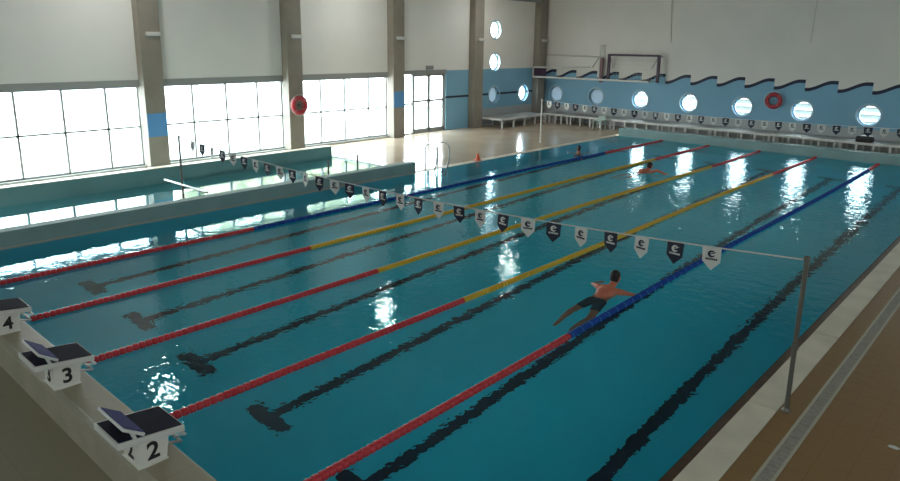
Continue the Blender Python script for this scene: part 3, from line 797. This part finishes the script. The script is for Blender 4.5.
def swimmer(label, loc, rz, J, voxel=.010):
    """J: joint dictionary in local coordinates, the swimmer faces +y, water level at z = 0"""
    root = thing('person', label, 'person', loc, rz)
    mb = MB(); V = {k: Vector(v) for k, v in J.items()}
    # trunk: chain of flattened ellipsoids from pelvis to neck
    ax = (V['neck']-V['pelvis']).normalized(); side = Vector((1,0,0)); nrm = side.cross(ax).normalized()
    R3 = Matrix((side, ax, nrm)).transposed().to_4x4()
    Ln = (V['neck']-V['pelvis']).length
    for f_, rx, ry, rz_ in ((0.0,.165,.13,.115),(.2,.150,.13,.105),(.42,.155,.13,.11),(.64,.175,.13,.12),(.82,.178,.11,.11),(.93,.11,.08,.08)):
        mb.ellipsoid(V['pelvis']+ax*Ln*f_, (rx, ry, rz_), 20, R3)
    mb.capsule(V['neck']-ax*.05, .065, V['head']-Vector((0,.01,.06)), .056)
    H = V['head']; hd_ = (V.get('look', Vector((0,1,0)))).normalized(); hx = hd_.cross(Vector((0,0,1))).normalized(); hz = hx.cross(hd_)
    RH = Matrix((hx, hd_, hz)).transposed().to_4x4()
    def hp(x, y, z): return H+hx*x+hd_*y+hz*z
    mb.ellipsoid(hp(0,-.01,.02), (.076,.095,.098), 20, RH); mb.ellipsoid(hp(0,.03,-.045), (.056,.062,.068), 16, RH)
    mb.capsule(hp(0,.085,.01), .010, hp(0,.105,-.028), .016, 8)
    mb.ellipsoid(hp(0,.088,-.062), (.026,.010,.010), 10, RH); mb.ellipsoid(hp(0,.072,-.098), (.024,.02,.018), 10, RH)
    for s in (-1, 1):
        mb.ellipsoid(hp(s*.078,-.005,-.012), (.012,.024,.034), 10, RH)
        mb.ellipsoid(hp(s*.033,.078,.022), (.022,.014,.010), 10, RH)
        k = 'l' if s < 0 else 'r'
        sh, el, wr, hf = V['sh_'+k], V['el_'+k], V['wr_'+k], V['hand_'+k]
        mb.capsule(V['pelvis']+ax*Ln*.84+side*s*.08, .075, sh, .066); mb.capsule(sh, .060, el, .042); mb.capsule(el, .043, wr, .028)
        hand(mb, wr, hf-wr, Vector((0,0,1)), -s)
        hip, kn, an, to = V['hip_'+k], V['kn_'+k], V['an_'+k], V['toe_'+k]
        mb.capsule(V['pelvis']+side*s*.08, .095, hip, .092); mb.capsule(hip, .090, kn, .058); mb.capsule(kn, .056, kn.lerp(an, .35), .055); mb.capsule(kn.lerp(an, .35), .055, an, .036)
        mb.capsule(an, .036, to, .024)
    body = remeshed(mb, 'body', M['skin'], root, voxel)
    hb = MB(); hb.ellipsoid(hp(0,-.018,.038), (.083,.098,.094), 20, RH); hb.ellipsoid(hp(0,-.05,-.005), (.076,.066,.085), 18, RH)
    remeshed(hb, 'hair', M['hair'], root, .010, 2)
    # eyes
    for s in (-1, 1): MB().ellipsoid(hp(s*.032,.082,.008), (.011,.008,.007), 10, RH).build('eye', M['mark'], root, True)
    tb = MB(); tb.ellipsoid(V['pelvis'], (.178,.13,.128), 20, R3); tb.ellipsoid(V['pelvis']+ax*Ln*.06, (.172,.11,.126), 20, R3)
    for s, k in ((-1, 'l'), (1, 'r')):
        hip, kn = V['hip_'+k], V['kn_'+k]; tb.capsule(V['pelvis']+side*s*.08, .102, hip, .100); tb.capsule(hip, .098, hip.lerp(kn, .40), .086)
    remeshed(tb, 'swim_trunks', M['trunks'], root, .012)
    return root
PRONE = dict(neck=(0,-.12,.02), head=(.0,.03,.175), look=(0.0,1,.12), pelvis=(.02,-.62,-.15),
    sh_l=(-.19,-.17,-.0), el_l=(-.40,-.02,-.05), wr_l=(-.42,.20,-.14), hand_l=(-.36,.36,-.17),
    sh_r=(.19,-.17,-.0), el_r=(.40,-.02,-.05), wr_r=(.42,.20,-.13), hand_r=(.36,.36,-.17),
    hip_l=(-.08,-.70,-.19), kn_l=(-.17,-1.06,-.36), an_l=(-.12,-1.45,-.42), toe_l=(-.11,-1.62,-.48),
    hip_r=(.11,-.70,-.19), kn_r=(.20,-1.06,-.36), an_r=(.17,-1.45,-.42), toe_r=(.17,-1.62,-.48))
swimmer('person with dark hair swimming breaststroke beside the blue lane rope, back to the camera', (9.62, 7.2, .02), 0, PRONE)
UP = dict(neck=(0,0,-.06), head=(0,.03,.13), look=(.2,1,0), pelvis=(0,-.05,-.58),
    sh_l=(-.19,0,-.12), el_l=(-.38,.12,-.22), wr_l=(-.40,.36,-.18), hand_l=(-.38,.5,-.16),
    sh_r=(.19,0,-.12), el_r=(.38,.12,-.22), wr_r=(.40,.36,-.18), hand_r=(.38,.5,-.16),
    hip_l=(-.09,-.05,-.66), kn_l=(-.12,.18,-.98), an_l=(-.11,-.10,-1.32), toe_l=(-.11,.06,-1.40),
    hip_r=(.09,-.05,-.66), kn_r=(.12,.12,-1.0), an_r=(.11,-.16,-1.34), toe_r=(.11,0,-1.42))
swimmer('person with dark hair upright in the far left lane, head and shoulders above water', (1.38, 19.4, .03), .6, UP, .014)
P3 = dict(PRONE); P3.update(el_r=(.42,-.10,.10), wr_r=(.64,.02,.02), hand_r=(.76,.1,-.02))
swimmer('person with dark hair swimming between the two far yellow lane ropes, one arm out', (5.02, 17.8, 0), -.3, P3, .014)

# ------------------------------------------------------------------ daylight
wd = bpy.data.worlds.new('sky'); scene.world = wd; wd.use_nodes = True; nt = wd.node_tree; nt.nodes.clear()
out = nt.nodes.new('ShaderNodeOutputWorld'); bg = nt.nodes.new('ShaderNodeBackground'); nt.links.new(bg.outputs[0], out.inputs[0])
tc = nt.nodes.new('ShaderNodeTexCoord'); sp = nt.nodes.new('ShaderNodeSeparateXYZ'); nt.links.new(tc.outputs['Generated'], sp.inputs[0])
rp = nt.nodes.new('ShaderNodeValToRGB'); nt.links.new(sp.outputs[2], rp.inputs[0])
rp.color_ramp.elements[0].color = (1, 1, 1, 1); rp.color_ramp.elements[1].color = (.78, .9, 1, 1); rp.color_ramp.elements[1].position = .7
nt.links.new(rp.outputs[0], bg.inputs[0]); bg.inputs[1].default_value = 13.0
def portal(loc, rot, sx, sy):
    l = bpy.data.lights.new('window_portal', 'AREA'); l.shape = 'RECTANGLE'; l.size = sx; l.size_y = sy
    l.cycles.is_portal = True
    o = bpy.data.objects.new('window_portal', l); COL.objects.link(o); o.location = loc; o.rotation_euler = rot
for k in range(3): portal((XL-.02, (COLS[k]+CW+COLS[k+1])/2, 1.37), (0, -PI/2, 0), 2.34, COLS[k+1]-COLS[k]-CW)
portal((XL-.02, 19.2, 1.32), (0, -PI/2, 0), 2.6, 2.95)
portal((XR+.05, (YN+YB)/2, (HW0+HW1)/2), (0, PI/2, 0), HW1-HW0, YB-YN)  # this and the next sample the sky through the added high windows
portal(((XL+XR)/2, YN-.05, (HW0+HW1)/2), (PI/2, 0, 0), XR-XL, HW1-HW0)

# ------------------------------------------------------------------ camera and view
p = [14.8003, -2.7064, 3.9954, -.7330, .2308, .0125, 681.31, -38.17]
yaw, pitch, roll, F, dcy = p[3], p[4], p[5], p[6], p[7]
cy_, sy_ = math.cos(yaw), math.sin(yaw); cp_, sp_ = math.cos(pitch), math.sin(pitch)
fw_ = Vector((sy_*cp_, cy_*cp_, -sp_)); rt = Vector((cy_, -sy_, 0)); up = rt.cross(fw_)
cr, sr = math.cos(roll), math.sin(roll); r2 = cr*rt+sr*up; u2 = -sr*rt+cr*up
cam = bpy.data.cameras.new('camera'); co = bpy.data.objects.new('camera', cam); COL.objects.link(co)
mt = Matrix((r2, u2, -fw_)).transposed().to_4x4(); mt.translation = Vector(p[:3]); co.matrix_world = mt
cam.sensor_fit = 'HORIZONTAL'; cam.sensor_width = 36; cam.lens = F/900*36
cam.shift_y = dcy/900            # principal point lies above the image centre
cam.clip_start = .05; cam.clip_end = 300
scene.camera = co
vs = scene.view_settings; vs.view_transform = 'Standard'; vs.look = 'None'; vs.gamma = 1; vs.use_curve_mapping = False; vs.exposure = 0.58
